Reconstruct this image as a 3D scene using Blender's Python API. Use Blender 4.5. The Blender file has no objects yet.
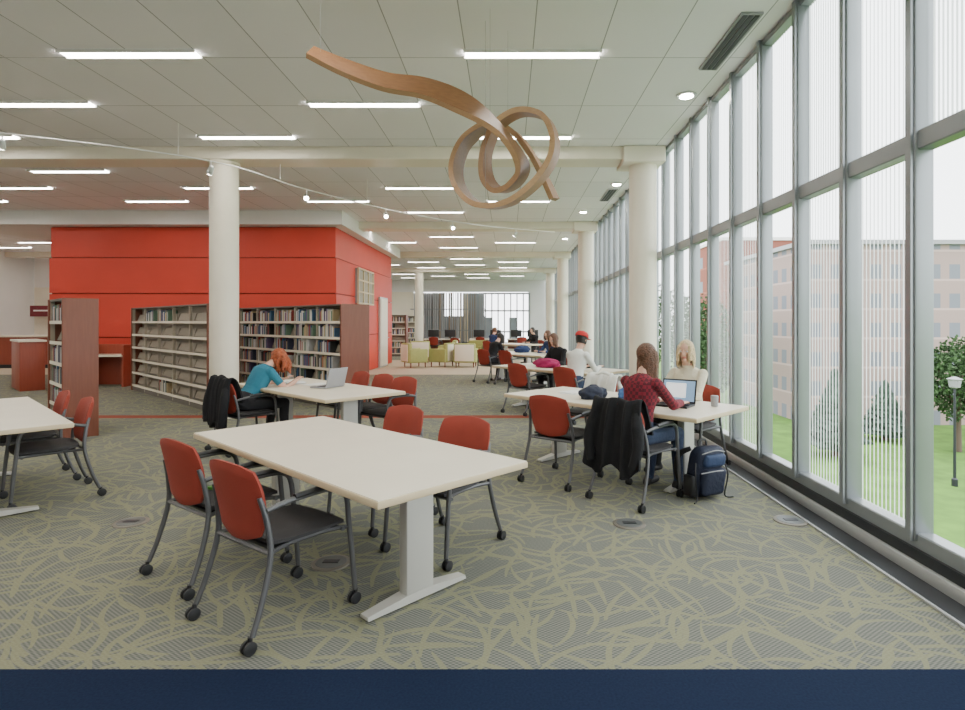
import bpy, bmesh, math, random
from mathutils import Vector, Matrix, noise
random.seed(7)
R=math.radians
COL=bpy.context.scene.collection
# ---------------------------------------------------------------- materials
def _n(nt,t,**k):
    n=nt.nodes.new(t)
    for a,b in k.items(): setattr(n,a,b)
    return n
def M(name,col,rough=.6,metal=0,emit=None,es=0,var=0,vscale=8,bump=0,bscale=60,spec=.5):
    m=bpy.data.materials.new(name); m.use_nodes=True
    nt=m.node_tree; b=nt.nodes['Principled BSDF']
    b.inputs['Base Color'].default_value=(*col,1); b.inputs['Roughness'].default_value=rough
    b.inputs['Metallic'].default_value=metal
    b.inputs['Specular IOR Level'].default_value=spec
    tc=_n(nt,'ShaderNodeTexCoord')
    if var:
        nz=_n(nt,'ShaderNodeTexNoise'); nz.inputs['Scale'].default_value=vscale; nz.inputs['Detail'].default_value=4
        nt.links.new(tc.outputs['Object'],nz.inputs['Vector'])
        mr=_n(nt,'ShaderNodeMapRange'); mr.inputs[1].default_value=.3; mr.inputs[2].default_value=.7
        mr.inputs[3].default_value=1-var; mr.inputs[4].default_value=1+var
        nt.links.new(nz.outputs['Fac'],mr.inputs[0])
        vm=_n(nt,'ShaderNodeVectorMath',operation='SCALE'); vm.inputs[0].default_value=col
        nt.links.new(mr.outputs[0],vm.inputs['Scale']); nt.links.new(vm.outputs[0],b.inputs['Base Color'])
    if bump:
        nz=_n(nt,'ShaderNodeTexNoise'); nz.inputs['Scale'].default_value=bscale; nz.inputs['Detail'].default_value=3
        nt.links.new(tc.outputs['Object'],nz.inputs['Vector'])
        bp=_n(nt,'ShaderNodeBump'); bp.inputs['Strength'].default_value=bump; bp.inputs['Distance'].default_value=.02
        nt.links.new(nz.outputs['Fac'],bp.inputs['Height']); nt.links.new(bp.outputs[0],b.inputs['Normal'])
    if emit:
        b.inputs['Emission Color'].default_value=(*emit,1); b.inputs['Emission Strength'].default_value=es
    return m
def mathn(nt,op,a,b=None,c=None):
    n=_n(nt,'ShaderNodeMath',operation=op)
    for i,v in enumerate((a,b,c)):
        if v is None: continue
        if isinstance(v,(int,float)): n.inputs[i].default_value=v
        else: nt.links.new(v,n.inputs[i])
    return n.outputs[0]
def mixc(nt,f,a,b):
    n=_n(nt,'ShaderNodeMix',data_type='RGBA')
    if isinstance(f,(int,float)): n.inputs[0].default_value=f
    else: nt.links.new(f,n.inputs[0])
    for i,v in ((6,a),(7,b)):
        if isinstance(v,tuple): n.inputs[i].default_value=(*v,1)
        else: nt.links.new(v,n.inputs[i])
    return n.outputs[2]
def carpet_mat():
    m=M('carpet_woven',(.2,.2,.18),.95,spec=.1); nt=m.node_tree; b=nt.nodes['Principled BSDF']
    tc=_n(nt,'ShaderNodeTexCoord'); P=tc.outputs['Object']
    sep=_n(nt,'ShaderNodeSeparateXYZ'); nt.links.new(P,sep.inputs[0])
    mk=None
    # layers of scattered, curved, tapering grass-blade strokes (one per voronoi cell)
    for sc,off,wd,Ln in ((2.15,0,.018,.34),(2.45,7.3,.016,.30),(2.9,3.1,.016,.27),(2.3,13.7,.015,.32),(3.2,21.1,.015,.25),(2.65,29.3,.014,.29),(2.0,37.7,.017,.36),(2.8,45.1,.014,.28)):
        mp=_n(nt,'ShaderNodeMapping'); mp.inputs['Location'].default_value=(off,off*1.7,0)
        nt.links.new(P,mp.inputs[0])
        vo=_n(nt,'ShaderNodeTexVoronoi',feature='F1',voronoi_dimensions='2D'); vo.inputs['Scale'].default_value=sc; vo.inputs['Randomness'].default_value=.8
        nt.links.new(mp.outputs[0],vo.inputs['Vector'])
        df=_n(nt,'ShaderNodeVectorMath',operation='SUBTRACT'); nt.links.new(mp.outputs[0],df.inputs[0]); nt.links.new(vo.outputs['Position'],df.inputs[1])
        d=_n(nt,'ShaderNodeSeparateXYZ'); nt.links.new(df.outputs[0],d.inputs[0])
        rc=_n(nt,'ShaderNodeSeparateColor'); nt.links.new(vo.outputs['Color'],rc.inputs[0])
        an=mathn(nt,'MULTIPLY',rc.outputs[0],6.283); cs=mathn(nt,'COSINE',an); sn=mathn(nt,'SINE',an)
        x=mathn(nt,'ADD',mathn(nt,'MULTIPLY',d.outputs[0],cs),mathn(nt,'MULTIPLY',d.outputs[1],sn))
        y=mathn(nt,'SUBTRACT',mathn(nt,'MULTIPLY',d.outputs[1],cs),mathn(nt,'MULTIPLY',d.outputs[0],sn))
        k=mathn(nt,'MULTIPLY_ADD',rc.outputs[1],4.4,-2.2)
        x2=mathn(nt,'MULTIPLY',x,x)
        yk=mathn(nt,'ABSOLUTE',mathn(nt,'SUBTRACT',y,mathn(nt,'MULTIPLY',k,x2)))
        w=mathn(nt,'MULTIPLY_ADD',x2,-wd/(Ln*Ln),wd)
        q=mathn(nt,'LESS_THAN',yk,w)
        mk=q if mk is None else mathn(nt,'MAXIMUM',mk,q)
    sx=mathn(nt,'SINE',mathn(nt,'MULTIPLY',sep.outputs[0],2*math.pi/.030))
    sy=mathn(nt,'SINE',mathn(nt,'MULTIPLY',sep.outputs[1],2*math.pi/.022))
    st=mathn(nt,'MULTIPLY_ADD',mathn(nt,'MULTIPLY',sx,sy),.5,.5)
    nz=_n(nt,'ShaderNodeTexNoise'); nz.inputs['Scale'].default_value=90; nt.links.new(P,nz.inputs['Vector'])
    st2=mathn(nt,'ADD',mathn(nt,'MULTIPLY',st,.75),mathn(nt,'MULTIPLY',nz.outputs['Fac'],.35))
    base=mixc(nt,st2,(.058,.064,.066),(.255,.255,.215))
    line=mixc(nt,nz.outputs['Fac'],(.205,.205,.125),(.295,.29,.185))
    c=mixc(nt,mathn(nt,'MULTIPLY',mk,.82),base,line)
    y=sep.outputs[1]
    navy=mathn(nt,'LESS_THAN',y,2.545)
    nv=mixc(nt,nz.outputs['Fac'],(.006,.010,.026),(.014,.025,.06))
    c=mixc(nt,navy,c,nv)
    red=mathn(nt,'COMPARE',y,9.33,.14)
    c=mixc(nt,red,c,(.26,.07,.045))
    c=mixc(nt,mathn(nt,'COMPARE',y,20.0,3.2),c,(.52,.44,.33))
    nt.links.new(c,b.inputs['Base Color'])
    return m
def ceil_mat():
    m=M('ceiling_panels',(.72,.72,.71),.8,spec=.2); nt=m.node_tree; b=nt.nodes['Principled BSDF']
    tc=_n(nt,'ShaderNodeTexCoord'); sep=_n(nt,'ShaderNodeSeparateXYZ'); nt.links.new(tc.outputs['Object'],sep.inputs[0])
    def seam(o,p,off,w):
        v=mathn(nt,'FRACT',mathn(nt,'DIVIDE',mathn(nt,'ADD',o,off),p))
        return mathn(nt,'LESS_THAN',v,w/p)
    s1=seam(sep.outputs[0],.695,20*.695-.25,.011)
    s2=seam(sep.outputs[1],1.335,20*1.335-5.91-.1,.011)
    s=mathn(nt,'MAXIMUM',s1,s2)
    ix=mathn(nt,'FLOOR',mathn(nt,'DIVIDE',mathn(nt,'ADD',sep.outputs[0],20*.695-.25),.695))
    iy=mathn(nt,'FLOOR',mathn(nt,'DIVIDE',mathn(nt,'ADD',sep.outputs[1],20*1.335-6.01),1.335))
    cv=_n(nt,'ShaderNodeCombineXYZ'); nt.links.new(ix,cv.inputs[0]); nt.links.new(iy,cv.inputs[1])
    wn=_n(nt,'ShaderNodeTexWhiteNoise',noise_dimensions='2D'); nt.links.new(cv.outputs[0],wn.inputs['Vector'])
    c=mixc(nt,wn.outputs['Value'],(.82,.80,.815),(.88,.86,.875))
    c=mixc(nt,s,c,(.38,.37,.38))
    nt.links.new(c,b.inputs['Base Color']); return m
def wood_mat(name,c1,c2,sc=(1,1,1),rough=.4,scale=6):
    m=M(name,c1,rough); nt=m.node_tree; b=nt.nodes['Principled BSDF']
    tc=_n(nt,'ShaderNodeTexCoord'); mp=_n(nt,'ShaderNodeMapping'); mp.inputs['Scale'].default_value=sc
    nt.links.new(tc.outputs['Object'],mp.inputs[0])
    nz=_n(nt,'ShaderNodeTexNoise'); nz.inputs['Scale'].default_value=scale; nz.inputs['Detail'].default_value=6
    nt.links.new(mp.outputs[0],nz.inputs['Vector'])
    nt.links.new(mixc(nt,nz.outputs['Fac'],c1,c2),b.inputs['Base Color']); return m
def glass_mat(name,duty,pitch=.046):
    m=bpy.data.materials.new(name); m.use_nodes=True; nt=m.node_tree; nt.nodes.clear()
    out=_n(nt,'ShaderNodeOutputMaterial'); tr=_n(nt,'ShaderNodeBsdfTransparent'); tr.inputs[0].default_value=(.93,.96,.95,1)
    if duty<=0:
        nt.links.new(tr.outputs[0],out.inputs[0]); return m
    tl=_n(nt,'ShaderNodeBsdfTranslucent'); tl.inputs[0].default_value=(.9,.93,.95,1)
    df=_n(nt,'ShaderNodeBsdfDiffuse'); df.inputs[0].default_value=(.8,.83,.85,1)
    ms=_n(nt,'ShaderNodeMixShader'); ms.inputs[0].default_value=.3
    nt.links.new(tl.outputs[0],ms.inputs[1]); nt.links.new(df.outputs[0],ms.inputs[2])
    tc=_n(nt,'ShaderNodeTexCoord'); sep=_n(nt,'ShaderNodeSeparateXYZ'); nt.links.new(tc.outputs['Object'],sep.inputs[0])
    fr=mathn(nt,'FRACT',mathn(nt,'DIVIDE',sep.outputs[1],pitch))
    f=mathn(nt,'LESS_THAN',fr,duty)
    mx=_n(nt,'ShaderNodeMixShader'); nt.links.new(f,mx.inputs[0]); nt.links.new(tr.outputs[0],mx.inputs[1]); nt.links.new(ms.outputs[0],mx.inputs[2])
    nt.links.new(mx.outputs[0],out.inputs[0]); return m
def plaid_mat():
    m=M('plaid_cloth',(.25,.02,.03),.9); nt=m.node_tree; b=nt.nodes['Principled BSDF']
    tc=_n(nt,'ShaderNodeTexCoord'); ck=_n(nt,'ShaderNodeTexChecker'); ck.inputs['Scale'].default_value=34
    ck.inputs[1].default_value=(.22,.015,.03,1); ck.inputs[2].default_value=(.09,.012,.02,1)
    nt.links.new(tc.outputs['Object'],ck.inputs[0]); nt.links.new(ck.outputs[0],b.inputs['Base Color']); return m
def facade_mat(name,wall,win,pw,ph,fw,fh):
    m=M(name,wall,.9,spec=.1); nt=m.node_tree; b=nt.nodes['Principled BSDF']
    tc=_n(nt,'ShaderNodeTexCoord'); sep=_n(nt,'ShaderNodeSeparateXYZ'); nt.links.new(tc.outputs['Object'],sep.inputs[0])
    u=mathn(nt,'ADD',sep.outputs[0],sep.outputs[1])
    a=mathn(nt,'LESS_THAN',mathn(nt,'FRACT',mathn(nt,'DIVIDE',u,pw)),fw)
    zz=mathn(nt,'FRACT',mathn(nt,'DIVIDE',mathn(nt,'ADD',sep.outputs[2],50),ph))
    c=mathn(nt,'LESS_THAN',zz,fh)
    band=mathn(nt,'GREATER_THAN',zz,.93)
    c0=mixc(nt,band,wall,tuple(min(1,v*1.35) for v in wall))
    nt.links.new(mixc(nt,mathn(nt,'MULTIPLY',a,c),c0,win),b.inputs['Base Color']); return m

m_carpet=carpet_mat(); m_ceil=ceil_mat()
m_white=M('white_paint',(.80,.78,.76),.7,var=.03,vscale=1)
m_cream=M('cream_paint',(.82,.76,.63),.45,var=.03,vscale=2)
m_red=M('red_wall_paint',(.62,.050,.026),.5,var=.04,vscale=1.2)
m_redjoint=M('red_joint',(.25,.02,.01),.7)
m_alu=M('anodised_aluminium',(.28,.30,.315),.35,.45,var=.04,vscale=3)
m_aludark=M('dark_bronze_trim',(.035,.038,.044),.4,.4)
m_silver=M('brushed_silver',(.55,.56,.56),.35,.5)
m_black=M('black_plastic',(.015,.015,.017),.5)
m_seat=M('charcoal_upholstery',(.035,.033,.035),.8,bump=.2,bscale=200)
m_chred=M('red_upholstery',(.28,.034,.018),.75,bump=.15,bscale=220,var=.06)
m_frame=M('grey_steel_frame',(.12,.12,.125),.4,.5)
m_top=M('cream_laminate',(.80,.73,.59),.35,var=.03,vscale=3)
m_edge=M('maple_edge',(.62,.50,.32),.5)
m_leg=M('pale_grey_steel',(.50,.49,.45),.4,.2)
m_lamp=M('lamp_diffuser',(1,1,1),.5,emit=(1,.95,.87),es=37)
m_spot=M('spot_lens',(1,1,1),.5,emit=(1,.93,.8),es=150)
m_wood=wood_mat('cherry_veneer',(.15,.04,.02),(.22,.068,.032),(8,8,.6))
m_ribbon=wood_mat('oak_ribbon',(.30,.145,.06),(.16,.07,.03),(2,9,9),.45,5)
m_ribedge=wood_mat('pale_oak_edge',(.50,.31,.17),(.38,.22,.11),(2,9,9))
m_shelf=M('beige_steel_shelf',(.34,.30,.235),.5)
m_shelfd=M('dark_taupe_panel',(.15,.13,.11),.7)  # plain dark taupe for shelf tops, shelf bases and one wall panel
m_clear=glass_mat('clear_glass',0); m_frit=glass_mat('fritted_glass',.26,.043); m_frit2=glass_mat('dense_fritted_glass',.5,.035)
m_skin=M('skin',(.62,.36,.26),.55); m_lip=M('lips',(.45,.12,.11),.5); m_eye=M('eye_white',(.8,.8,.78),.3); m_iris=M('iris',(.03,.02,.015),.3)
m_jean=M('denim',(.03,.045,.09),.9,bump=.3,bscale=40,var=.1); m_dark=M('dark_trousers',(.02,.02,.025),.9)
m_shoe=M('shoe_leather',(.03,.028,.03),.6)
m_teal=M('teal_shirt',(.02,.16,.24),.85,bump=.4,bscale=14); m_cloth_w=M('white_cloth',(.72,.72,.68),.9,bump=.4,bscale=14)
m_cloth_c=M('cream_sweater',(.66,.60,.46),.9,bump=.4,bscale=30); m_cloth_b=M('black_cloth',(.013,.013,.015),.9,bump=.5,bscale=14,spec=.3)
m_cloth_n=M('navy_cloth',(.02,.04,.12),.9,bump=.4,bscale=14); m_plaid=plaid_mat(); m_pink=M('magenta_cloth',(.32,.01,.09),.9,bump=.4,bscale=14)
m_hr=M('red_hair',(.32,.07,.02),.6,var=.35,vscale=40,bump=.8,bscale=80); m_hb=M('brown_hair',(.12,.05,.024),.55,var=.3,vscale=40,bump=.8,bscale=80)
m_hbl=M('blonde_hair',(.62,.47,.27),.55,var=.25,vscale=40,bump=.8,bscale=80); m_hd=M('dark_hair',(.02,.015,.012),.5,bump=.8,bscale=80)
m_cap=M('red_cap',(.5,.03,.03),.8)
m_navybag=M('navy_nylon',(.008,.013,.035),.7,bump=.4,bscale=25); m_bluebag=M('blue_nylon',(.04,.12,.32),.7); m_packblue=M('slate_blue_nylon',(.02,.04,.10),.7,bump=.3,bscale=25)
m_paper=M('paper',(.85,.85,.82),.8); m_screen=M('laptop_screen',(.1,.15,.2),.2,emit=(.35,.55,.8),es=.7)
m_window_doc=M('screen_document',(.8,.8,.8),.3,emit=(.8,.85,.9),es=.8)
m_green=M('lime_upholstery',(.38,.40,.14),.85,var=.05)
m_gry=M('grey_plastic',(.3,.3,.31),.5)
m_lawn=M('lawn_grass',(.085,.19,.02),.95,var=.3,vscale=.8); m_path=M('concrete_path',(.24,.23,.22),.9)
m_tree=M('tree_foliage',(.035,.075,.022),.95,var=.5,vscale=3,bump=1,bscale=9); m_bark=M('bark',(.1,.07,.05),.9)
m_pine=M('spruce_foliage',(.06,.09,.068),.95,var=.4,vscale=3,bump=1,bscale=6)
m_fwin=M('far_glazing',(.30,.34,.37),.2)
m_slat=M('taupe_slat',(.26,.19,.14),.6)
# ---------------------------------------------------------------- mesh builder
def cr(pts,n=6):
    pts=[Vector(p) for p in pts]; out=[]
    for i in range(len(pts)-1):
        p0=pts[max(i-1,0)];p1=pts[i];p2=pts[i+1];p3=pts[min(i+2,len(pts)-1)]
        for j in range(n):
            t=j/n; out.append(.5*((2*p1)+(p2-p0)*t+(2*p0-5*p1+4*p2-p3)*t*t+(3*p1-p0-3*p2+p3)*t**3))
    out.append(pts[-1]); return out
def frame(z):
    z=Vector(z).normalized(); a=Vector((1,0,0)) if abs(z.x)<.8 else Vector((0,1,0))
    x=(a-z*a.dot(z)).normalized(); y=z.cross(x)
    return Matrix((x,y,z)).transposed()
class MB:
    def __init__(s): s.bm=bmesh.new(); s.mats=[]
    def mi(s,m):
        if m not in s.mats: s.mats.append(m)
        return s.mats.index(m)
    def rings(s,rings,m,closed=True,cap=True,loop=False):
        k=s.mi(m); vs=[[s.bm.verts.new(p) for p in r] for r in rings]
        n=len(vs[0]); L=len(vs)
        for i in range(L if loop else L-1):
            a=vs[i]; b=vs[(i+1)%L]
            for j in range(n if closed else n-1):
                f=s.bm.faces.new((a[j],a[(j+1)%n],b[(j+1)%n],b[j])); f.material_index=k
        if cap and not loop:
            for r in (vs[0][::-1],vs[-1]):
                f=s.bm.faces.new(r); f.material_index=k
        return vs
    def box(s,c,size,m,rot=None,bev=0,seg=2,mat4=None):
        t=bmesh.new(); bmesh.ops.create_cube(t,size=1)
        bmesh.ops.scale(t,vec=size,verts=t.verts)
        if bev: bmesh.ops.bevel(t,geom=t.edges[:],offset=bev,segments=seg,affect='EDGES',profile=.5)
        mt=Matrix.Translation(c)
        if rot is not None: mt=mt@(rot.to_4x4() if isinstance(rot,Matrix) else Matrix.Rotation(rot,4,'Z'))
        if mat4 is not None: mt=mat4@mt
        t.transform(mt); k=s.mi(m)
        for f in t.faces: f.material_index=k
        me=bpy.data.meshes.new('t'); t.to_mesh(me); t.free(); s.bm.from_mesh(me); bpy.data.meshes.remove(me)
    def tube(s,pts,r,m,seg=8,n=5,smooth=True,sx=1):
        P=cr(pts,n) if smooth and len(pts)>2 else [Vector(p) for p in pts]
        rr=r if isinstance(r,(list,tuple)) else [r,r]
        rings=[]; F=None
        for i,p in enumerate(P):
            t=(P[min(i+1,len(P)-1)]-P[max(i-1,0)]).normalized()
            if F is None: F=frame(t)
            else:
                x=F.col[0]; x=(x-t*x.dot(t)).normalized(); F=Matrix((x,t.cross(x),t)).transposed()
            u=i/(len(P)-1)*(len(rr)-1); a=min(int(u),len(rr)-2); q=rr[a]+(rr[a+1]-rr[a])*(u-a)
            rings.append([p+F@Vector((math.cos(2*math.pi*j/seg)*q*sx,math.sin(2*math.pi*j/seg)*q,0)) for j in range(seg)])
        s.rings(rings,m)
    def rev(s,org,axis,prof,m,seg=16,sx=1,sy=1,F=None):
        F=F or frame(axis); org=Vector(org)
        s.rings([[org+F@Vector((math.cos(2*math.pi*j/seg)*max(r,1e-4)*sx,math.sin(2*math.pi*j/seg)*max(r,1e-4)*sy,z)) for j in range(seg)] for z,r in prof],m)
    def caps(s,a,b,ra,rb,m,seg=12,sx=1,sy=1):
        a=Vector(a);b=Vector(b);L=(b-a).length; pr=[]
        for i in range(5): t=math.pi/2*(1-i/4); pr.append((-math.sin(t)*ra,math.cos(t)*ra))
        for i in range(5): t=math.pi/2*i/4; pr.append((L+math.sin(t)*rb,math.cos(t)*rb))
        s.rev(a,(b-a) if L>1e-6 else Vector((0,0,1)),pr,m,seg,sx,sy)
    def ell(s,c,r,m,Mx=None,seg=14,rn=9):
        Mx=Mx or Matrix.Identity(3); c=Vector(c)
        s.rings([[c+Mx@Vector((r[0]*max(math.sin(math.pi*i/rn),.01)*math.cos(2*math.pi*j/seg),r[1]*max(math.sin(math.pi*i/rn),.01)*math.sin(2*math.pi*j/seg),-r[2]*math.cos(math.pi*i/rn))) for j in range(seg)] for i in range(rn+1)],m)
    def pad(s,w,h,th,fn,m,nx=12,ny=10,c=.3):
        """cushion panel: fn(a,b,t)->position ; a,b in metres, t thickness offset"""
        k=s.mi(m); S=[]
        for side in (-1,1):
            g=[]
            for i in range(nx+1):
                row=[]
                for j in range(ny+1):
                    a=-1+2*i/nx; b=-1+2*j/ny
                    x=a*math.sqrt(1-b*b*c*.5)*w/2; y=b*math.sqrt(1-a*a*c*.5)*h/2
                    e=max(abs(a),abs(b)); t=th/2*math.sqrt(max(0.08,1-e**6))
                    row.append(s.bm.verts.new(fn(x,y,side*t)))
                g.append(row)
            S.append(g)
        for q,g in enumerate(S):
            for i in range(nx):
                for j in range(ny):
                    v=(g[i][j],g[i+1][j],g[i+1][j+1],g[i][j+1])
                    f=s.bm.faces.new(v if q else v[::-1]); f.material_index=k
        A,B=S
        edge=[(i,0) for i in range(nx)]+[(nx,j) for j in range(ny)]+[(i,ny) for i in range(nx,0,-1)]+[(0,j) for j in range(ny,0,-1)]
        for q in range(len(edge)):
            (i,j),(i2,j2)=edge[q],edge[(q+1)%len(edge)]
            f=s.bm.faces.new((A[i][j],A[i2][j2],B[i2][j2],B[i][j])); f.material_index=k
    def mesh(s,name,angle=35,fix=True):
        if fix: bmesh.ops.recalc_face_normals(s.bm,faces=s.bm.faces[:])
        me=bpy.data.meshes.new(name); s.bm.to_mesh(me); s.bm.free()
        for m in s.mats: me.materials.append(m)
        for p in me.polygons: p.use_smooth=True
        me.set_sharp_from_angle(angle=R(angle)); return me
    def obj(s,name,loc=(0,0,0),rz=0,parent=None,angle=35):
        return place(s.mesh(name,angle),name,loc,rz,parent)
def place(me,name,loc=(0,0,0),rz=0,parent=None):
    o=bpy.data.objects.new(name,me); COL.objects.link(o); o.location=loc; o.rotation_euler=(0,0,rz)
    if parent: o.parent=parent
    return o
def quick(name,c,size,m,bev=0):
    b=MB(); b.box((0,0,0),size,m,bev=bev); return b.obj(name,c)
# ---------------------------------------------------------------- shell
ZC=4.34; XW=2.5
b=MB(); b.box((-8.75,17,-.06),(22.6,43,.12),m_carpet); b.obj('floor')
b=MB(); b.box((-8.75,17,ZC+.06),(22.6,43,.12),m_ceil); b.obj('ceiling')
quick('wall_left',(-20.05,17,ZC/2),(.1,43,ZC),m_white)
quick('wall_rear',(-8.75,-4.5,ZC/2),(22.6,.1,ZC),m_white)
# far wall: open glazed front (daylight behind) with hanging slats, then bright windows
b=MB()
b.box((-8.75,38.1,3.95),(22.6,.12,.8),m_white); b.box((-13.2,38.1,1.78),(13.8,.12,3.55),m_cream); b.box((1.95,38.1,1.78),(1.2,.12,3.55),m_white)
b.box((-2.5,38.1,.1),(7.9,.14,.2),m_aludark)
b.box((-4.0,38.5,1.0),(5.0,.1,1.9),m_fwin); b.box((-5.4,38.5,2.7),(2.2,.1,1.6),m_gry); b.box((-2.3,38.5,2.7),(1.4,.1,1.6),m_fwin)
rg=random.Random(4)
for i in range(30): b.box((-6.1+i*.155+rg.uniform(-.03,.03),38.0,1.85),(rg.choice((.04,.06,.10)),.08,3.3),rg.choice((m_slat,m_slat,m_gry,m_edge)))
for i in range(8): b.box((-6.2+i*.62,37.95,1.8),(.05,.1,3.4),m_alu)
for z in (1.0,2.4): b.box((-4,37.95,z),(5,.08,.06),m_alu)
for i in range(8): b.box((-1.5+i*.42,38.05,1.8),(.08,.1,3.4),m_alu)
for z in (.9,2.3,3.45): b.box((-.1,38.05,z),(3.1,.08,.1),m_alu)
for x0 in (-1.3,.35): b.box((x0,38.12,1.0),(.55,.05,1.7),m_fwin)
b.obj('wall_far')
# beams
for i,y in enumerate((9.3,16.1,22.9,29.7)):
    b=MB(); b.box((-8.75,y,ZC-.1),(22.5,.5,.2),m_cream,bev=.01,seg=1); 
    b.box((2.16,y,ZC-.13),(.66,.62,.25),m_cream,bev=.01,seg=1); b.obj('ceiling_beam')
def column(x,y):
    b=MB(); b.rev((0,0,0),(0,0,1),[(0,.235),(.1,.235),(.1,.22),(4.1,.22),(4.1,.24),(4.16,.24)],m_cream,32); b.obj('round_column',(x,y,0))
for y in (9.3,16.1,22.9,29.7): column(2.2,y)
column(-4.63,9.3); column(-4.63,29.7)
# linear ceiling lamps
b=MB(); b.box((0,0,0),(1.38,.13,.02),m_lamp); b.box((0,.075,-.002),(1.42,.02,.03),m_white); b.box((0,-.075,-.002),(1.42,.02,.03),m_white)
lme=b.mesh('linear_ceiling_lamp')
rows=[(-3.5,0),(-2.1,1),(-.8,0),(.55,1),(1.9,0),(3.2,1),(4.55,1),(5.91,0),(7.27,1),(8.56,0),(10.5,2),(11.8,1),(13.1,0),(14.4,1)]
y=17.2;k=0
while y<37: 
    rows.append((y,k%2)); y+=1.34; k+=1
    for q in (16.1,22.9,29.7):
        if abs(y-q)<.4: y=q+.75
for y,k in rows:
    xs={0:(-16.4,-12.26,-8.09,-3.92,.25),1:(-18.5,-14.35,-10.18,-6.01,-1.84),2:(-12.26,-8.09)}[k]
    for x in xs:
        if y>13.6 and -13<x<-4.2 and y<22: continue
        place(lme,'linear_ceiling_lamp',(x,y,ZC-.012))
# recessed downlights, air slot
for x,y in ((2.19,7.0),(2.19,11.5),(1.9,14.4),(1.9,19)):
    b=MB(); b.rev((0,0,0),(0,0,1),[(-.02,.12),(0,.12)],m_silver,24); b.rev((0,0,0),(0,0,1),[(-.025,.08),(-.02,.08)],m_spot,24); b.obj('recessed_downlight',(x,y,ZC-.001))
for y0 in (5.7,12.5):
    b=MB(); b.box((0,0,0),(.2,1.15,.02),m_gry)
    for i in range(3): b.box((-.055+i*.055,0,-.012),(.042,1.1,.01),m_black)
    b.obj('air_diffuser',(2.2,y0,ZC-.01))
# ---------------------------------------------------------------- window wall
pitch=.71
edges=[3.5+pitch*i for i in range(-11,49)]
gi=0; n=1
while gi<len(edges)-1:
    e=edges[gi:gi+9]; 
    nxt=edges[gi+9] if gi+9<len(edges) else edges[-1]
    if len(e)<2: break
    b=MB(); y0=e[0]; y1=nxt if gi+9<len(edges) else e[-1]; yc=(y0+y1)/2; Ly=y1-y0
    for k,yy in enumerate(e):
        if yy>=38: break
        b.box((XW+.06,yy+.04,ZC/2+.1),(.12,.08,ZC-.2),m_alu,bev=.012,seg=2)
        b.box((XW-.005,yy+.04,ZC/2+.1),(.025,.05,ZC-.2),m_alu)
        for z0,z1,top in ((.24,2.6,0),(2.74,ZC,1)):
            yn=yy+pitch; g=(m_frit2 if top else (m_clear if (gi+k)%3==1 else m_frit))
            if top and (gi+k)%2: g=m_frit
            v=[b.bm.verts.new(p) for p in ((XW+.1,yy+.07,z0),(XW+.1,yn,z0),(XW+.1,yn,z1),(XW+.1,yy+.07,z1))]
            f=b.bm.faces.new(v); f.material_index=b.mi(g)
    for z,h in ((.2,.1),(2.67,.12),(ZC-.03,.06)):
        b.box((XW+.07,yc,z),(.11,Ly,h),m_alu,bev=.008,seg=1)
    b.obj('window_%d'%n); n+=1; gi+=9
b=MB()
b.box((XW+.07,17,.08),(.15,43,.16),m_aludark)
b.box((XW-.01,17,.045),(.04,43,.09),m_silver,bev=.01)
b.box((XW-.10,17,.006),(.15,43,.012),m_aludark)
b.box((XW-.19,17,.007),(.018,43,.014),m_silver)
b.obj('baseboard_right')
# ---------------------------------------------------------------- red room
b=MB(); X0,X1,Y0,Y1=-11.75,-4.4,14.6,21.6
zs=[0,1.15,2.28,3.2,3.99]
for i in range(4):
    b.box(((X0+X1)/2,(Y0+Y1)/2,(zs[i]+zs[i+1])/2),(X1-X0-(.05 if i==3 else 0),Y1-Y0-(.05 if i==3 else 0),zs[i+1]-zs[i]-.03),m_red)
b.box(((X0+X1)/2,(Y0+Y1)/2,2),(X1-X0-.08,Y1-Y0-.08,3.98),m_redjoint)
b.box(((X0+X1)/2-1,(Y0+Y1)/2,4.165),(X1-X0+2.5,Y1-Y0+.7,.345),m_white)
b.box((X1+.02,17.35,2.6),(.08,1.9,1.0),m_gry)
b.box((X1+.05,17.35,2.6),(.04,1.75,.86),m_shelf)
for yy in (16.45,17.05,17.65,18.25): b.box((X1+.08,yy,2.6),(.05,.06,1.02),m_edge)
for zz in (2.1,2.43,2.77,3.1): b.box((X1+.08,17.35,zz),(.05,1.9,.05),m_edge)
b.obj('wall_red_room')
b=MB(); b.box((0,0,1.2),(.06,1.2,2.4),m_silver); b.box((.03,0,1.2),(.04,1.04,2.3),m_cream); b.tube([(.08,.4,1),(.12,.4,1),(.12,.3,1)],.012,m_silver,smooth=False); b.obj('door_1',(X1+.04,19.9,0))
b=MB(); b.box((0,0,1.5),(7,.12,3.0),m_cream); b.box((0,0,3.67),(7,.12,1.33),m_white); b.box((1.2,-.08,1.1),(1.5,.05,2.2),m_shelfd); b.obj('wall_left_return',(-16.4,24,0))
m_sign=M('crimson_sign',(.16,.012,.02),.5)
b=MB(); b.box((0,0,0),(1.2,.03,.45),m_sign); b.box((0,-.02,.02),(.9,.01,.06),m_paper); b.obj('wall_sign',(-19.1,23.5,2.0))
m_desk=wood_mat('red_cherry_panel',(.26,.045,.025),(.33,.07,.035),(6,6,.6))
b=MB(); b.box((0,0,.52),(2.6,.7,1.04),m_desk); b.box((0,0,1.07),(2.8,.85,.06),m_top,bev=.01); b.box((0,-.36,.06),(2.5,.02,.12),m_black); b.obj('service_desk',(-16.1,19.5,0))
b=MB(); 
for sx in (-.5,.5): b.box((sx,0,.5),(.05,.6,1.0),m_desk)
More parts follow.
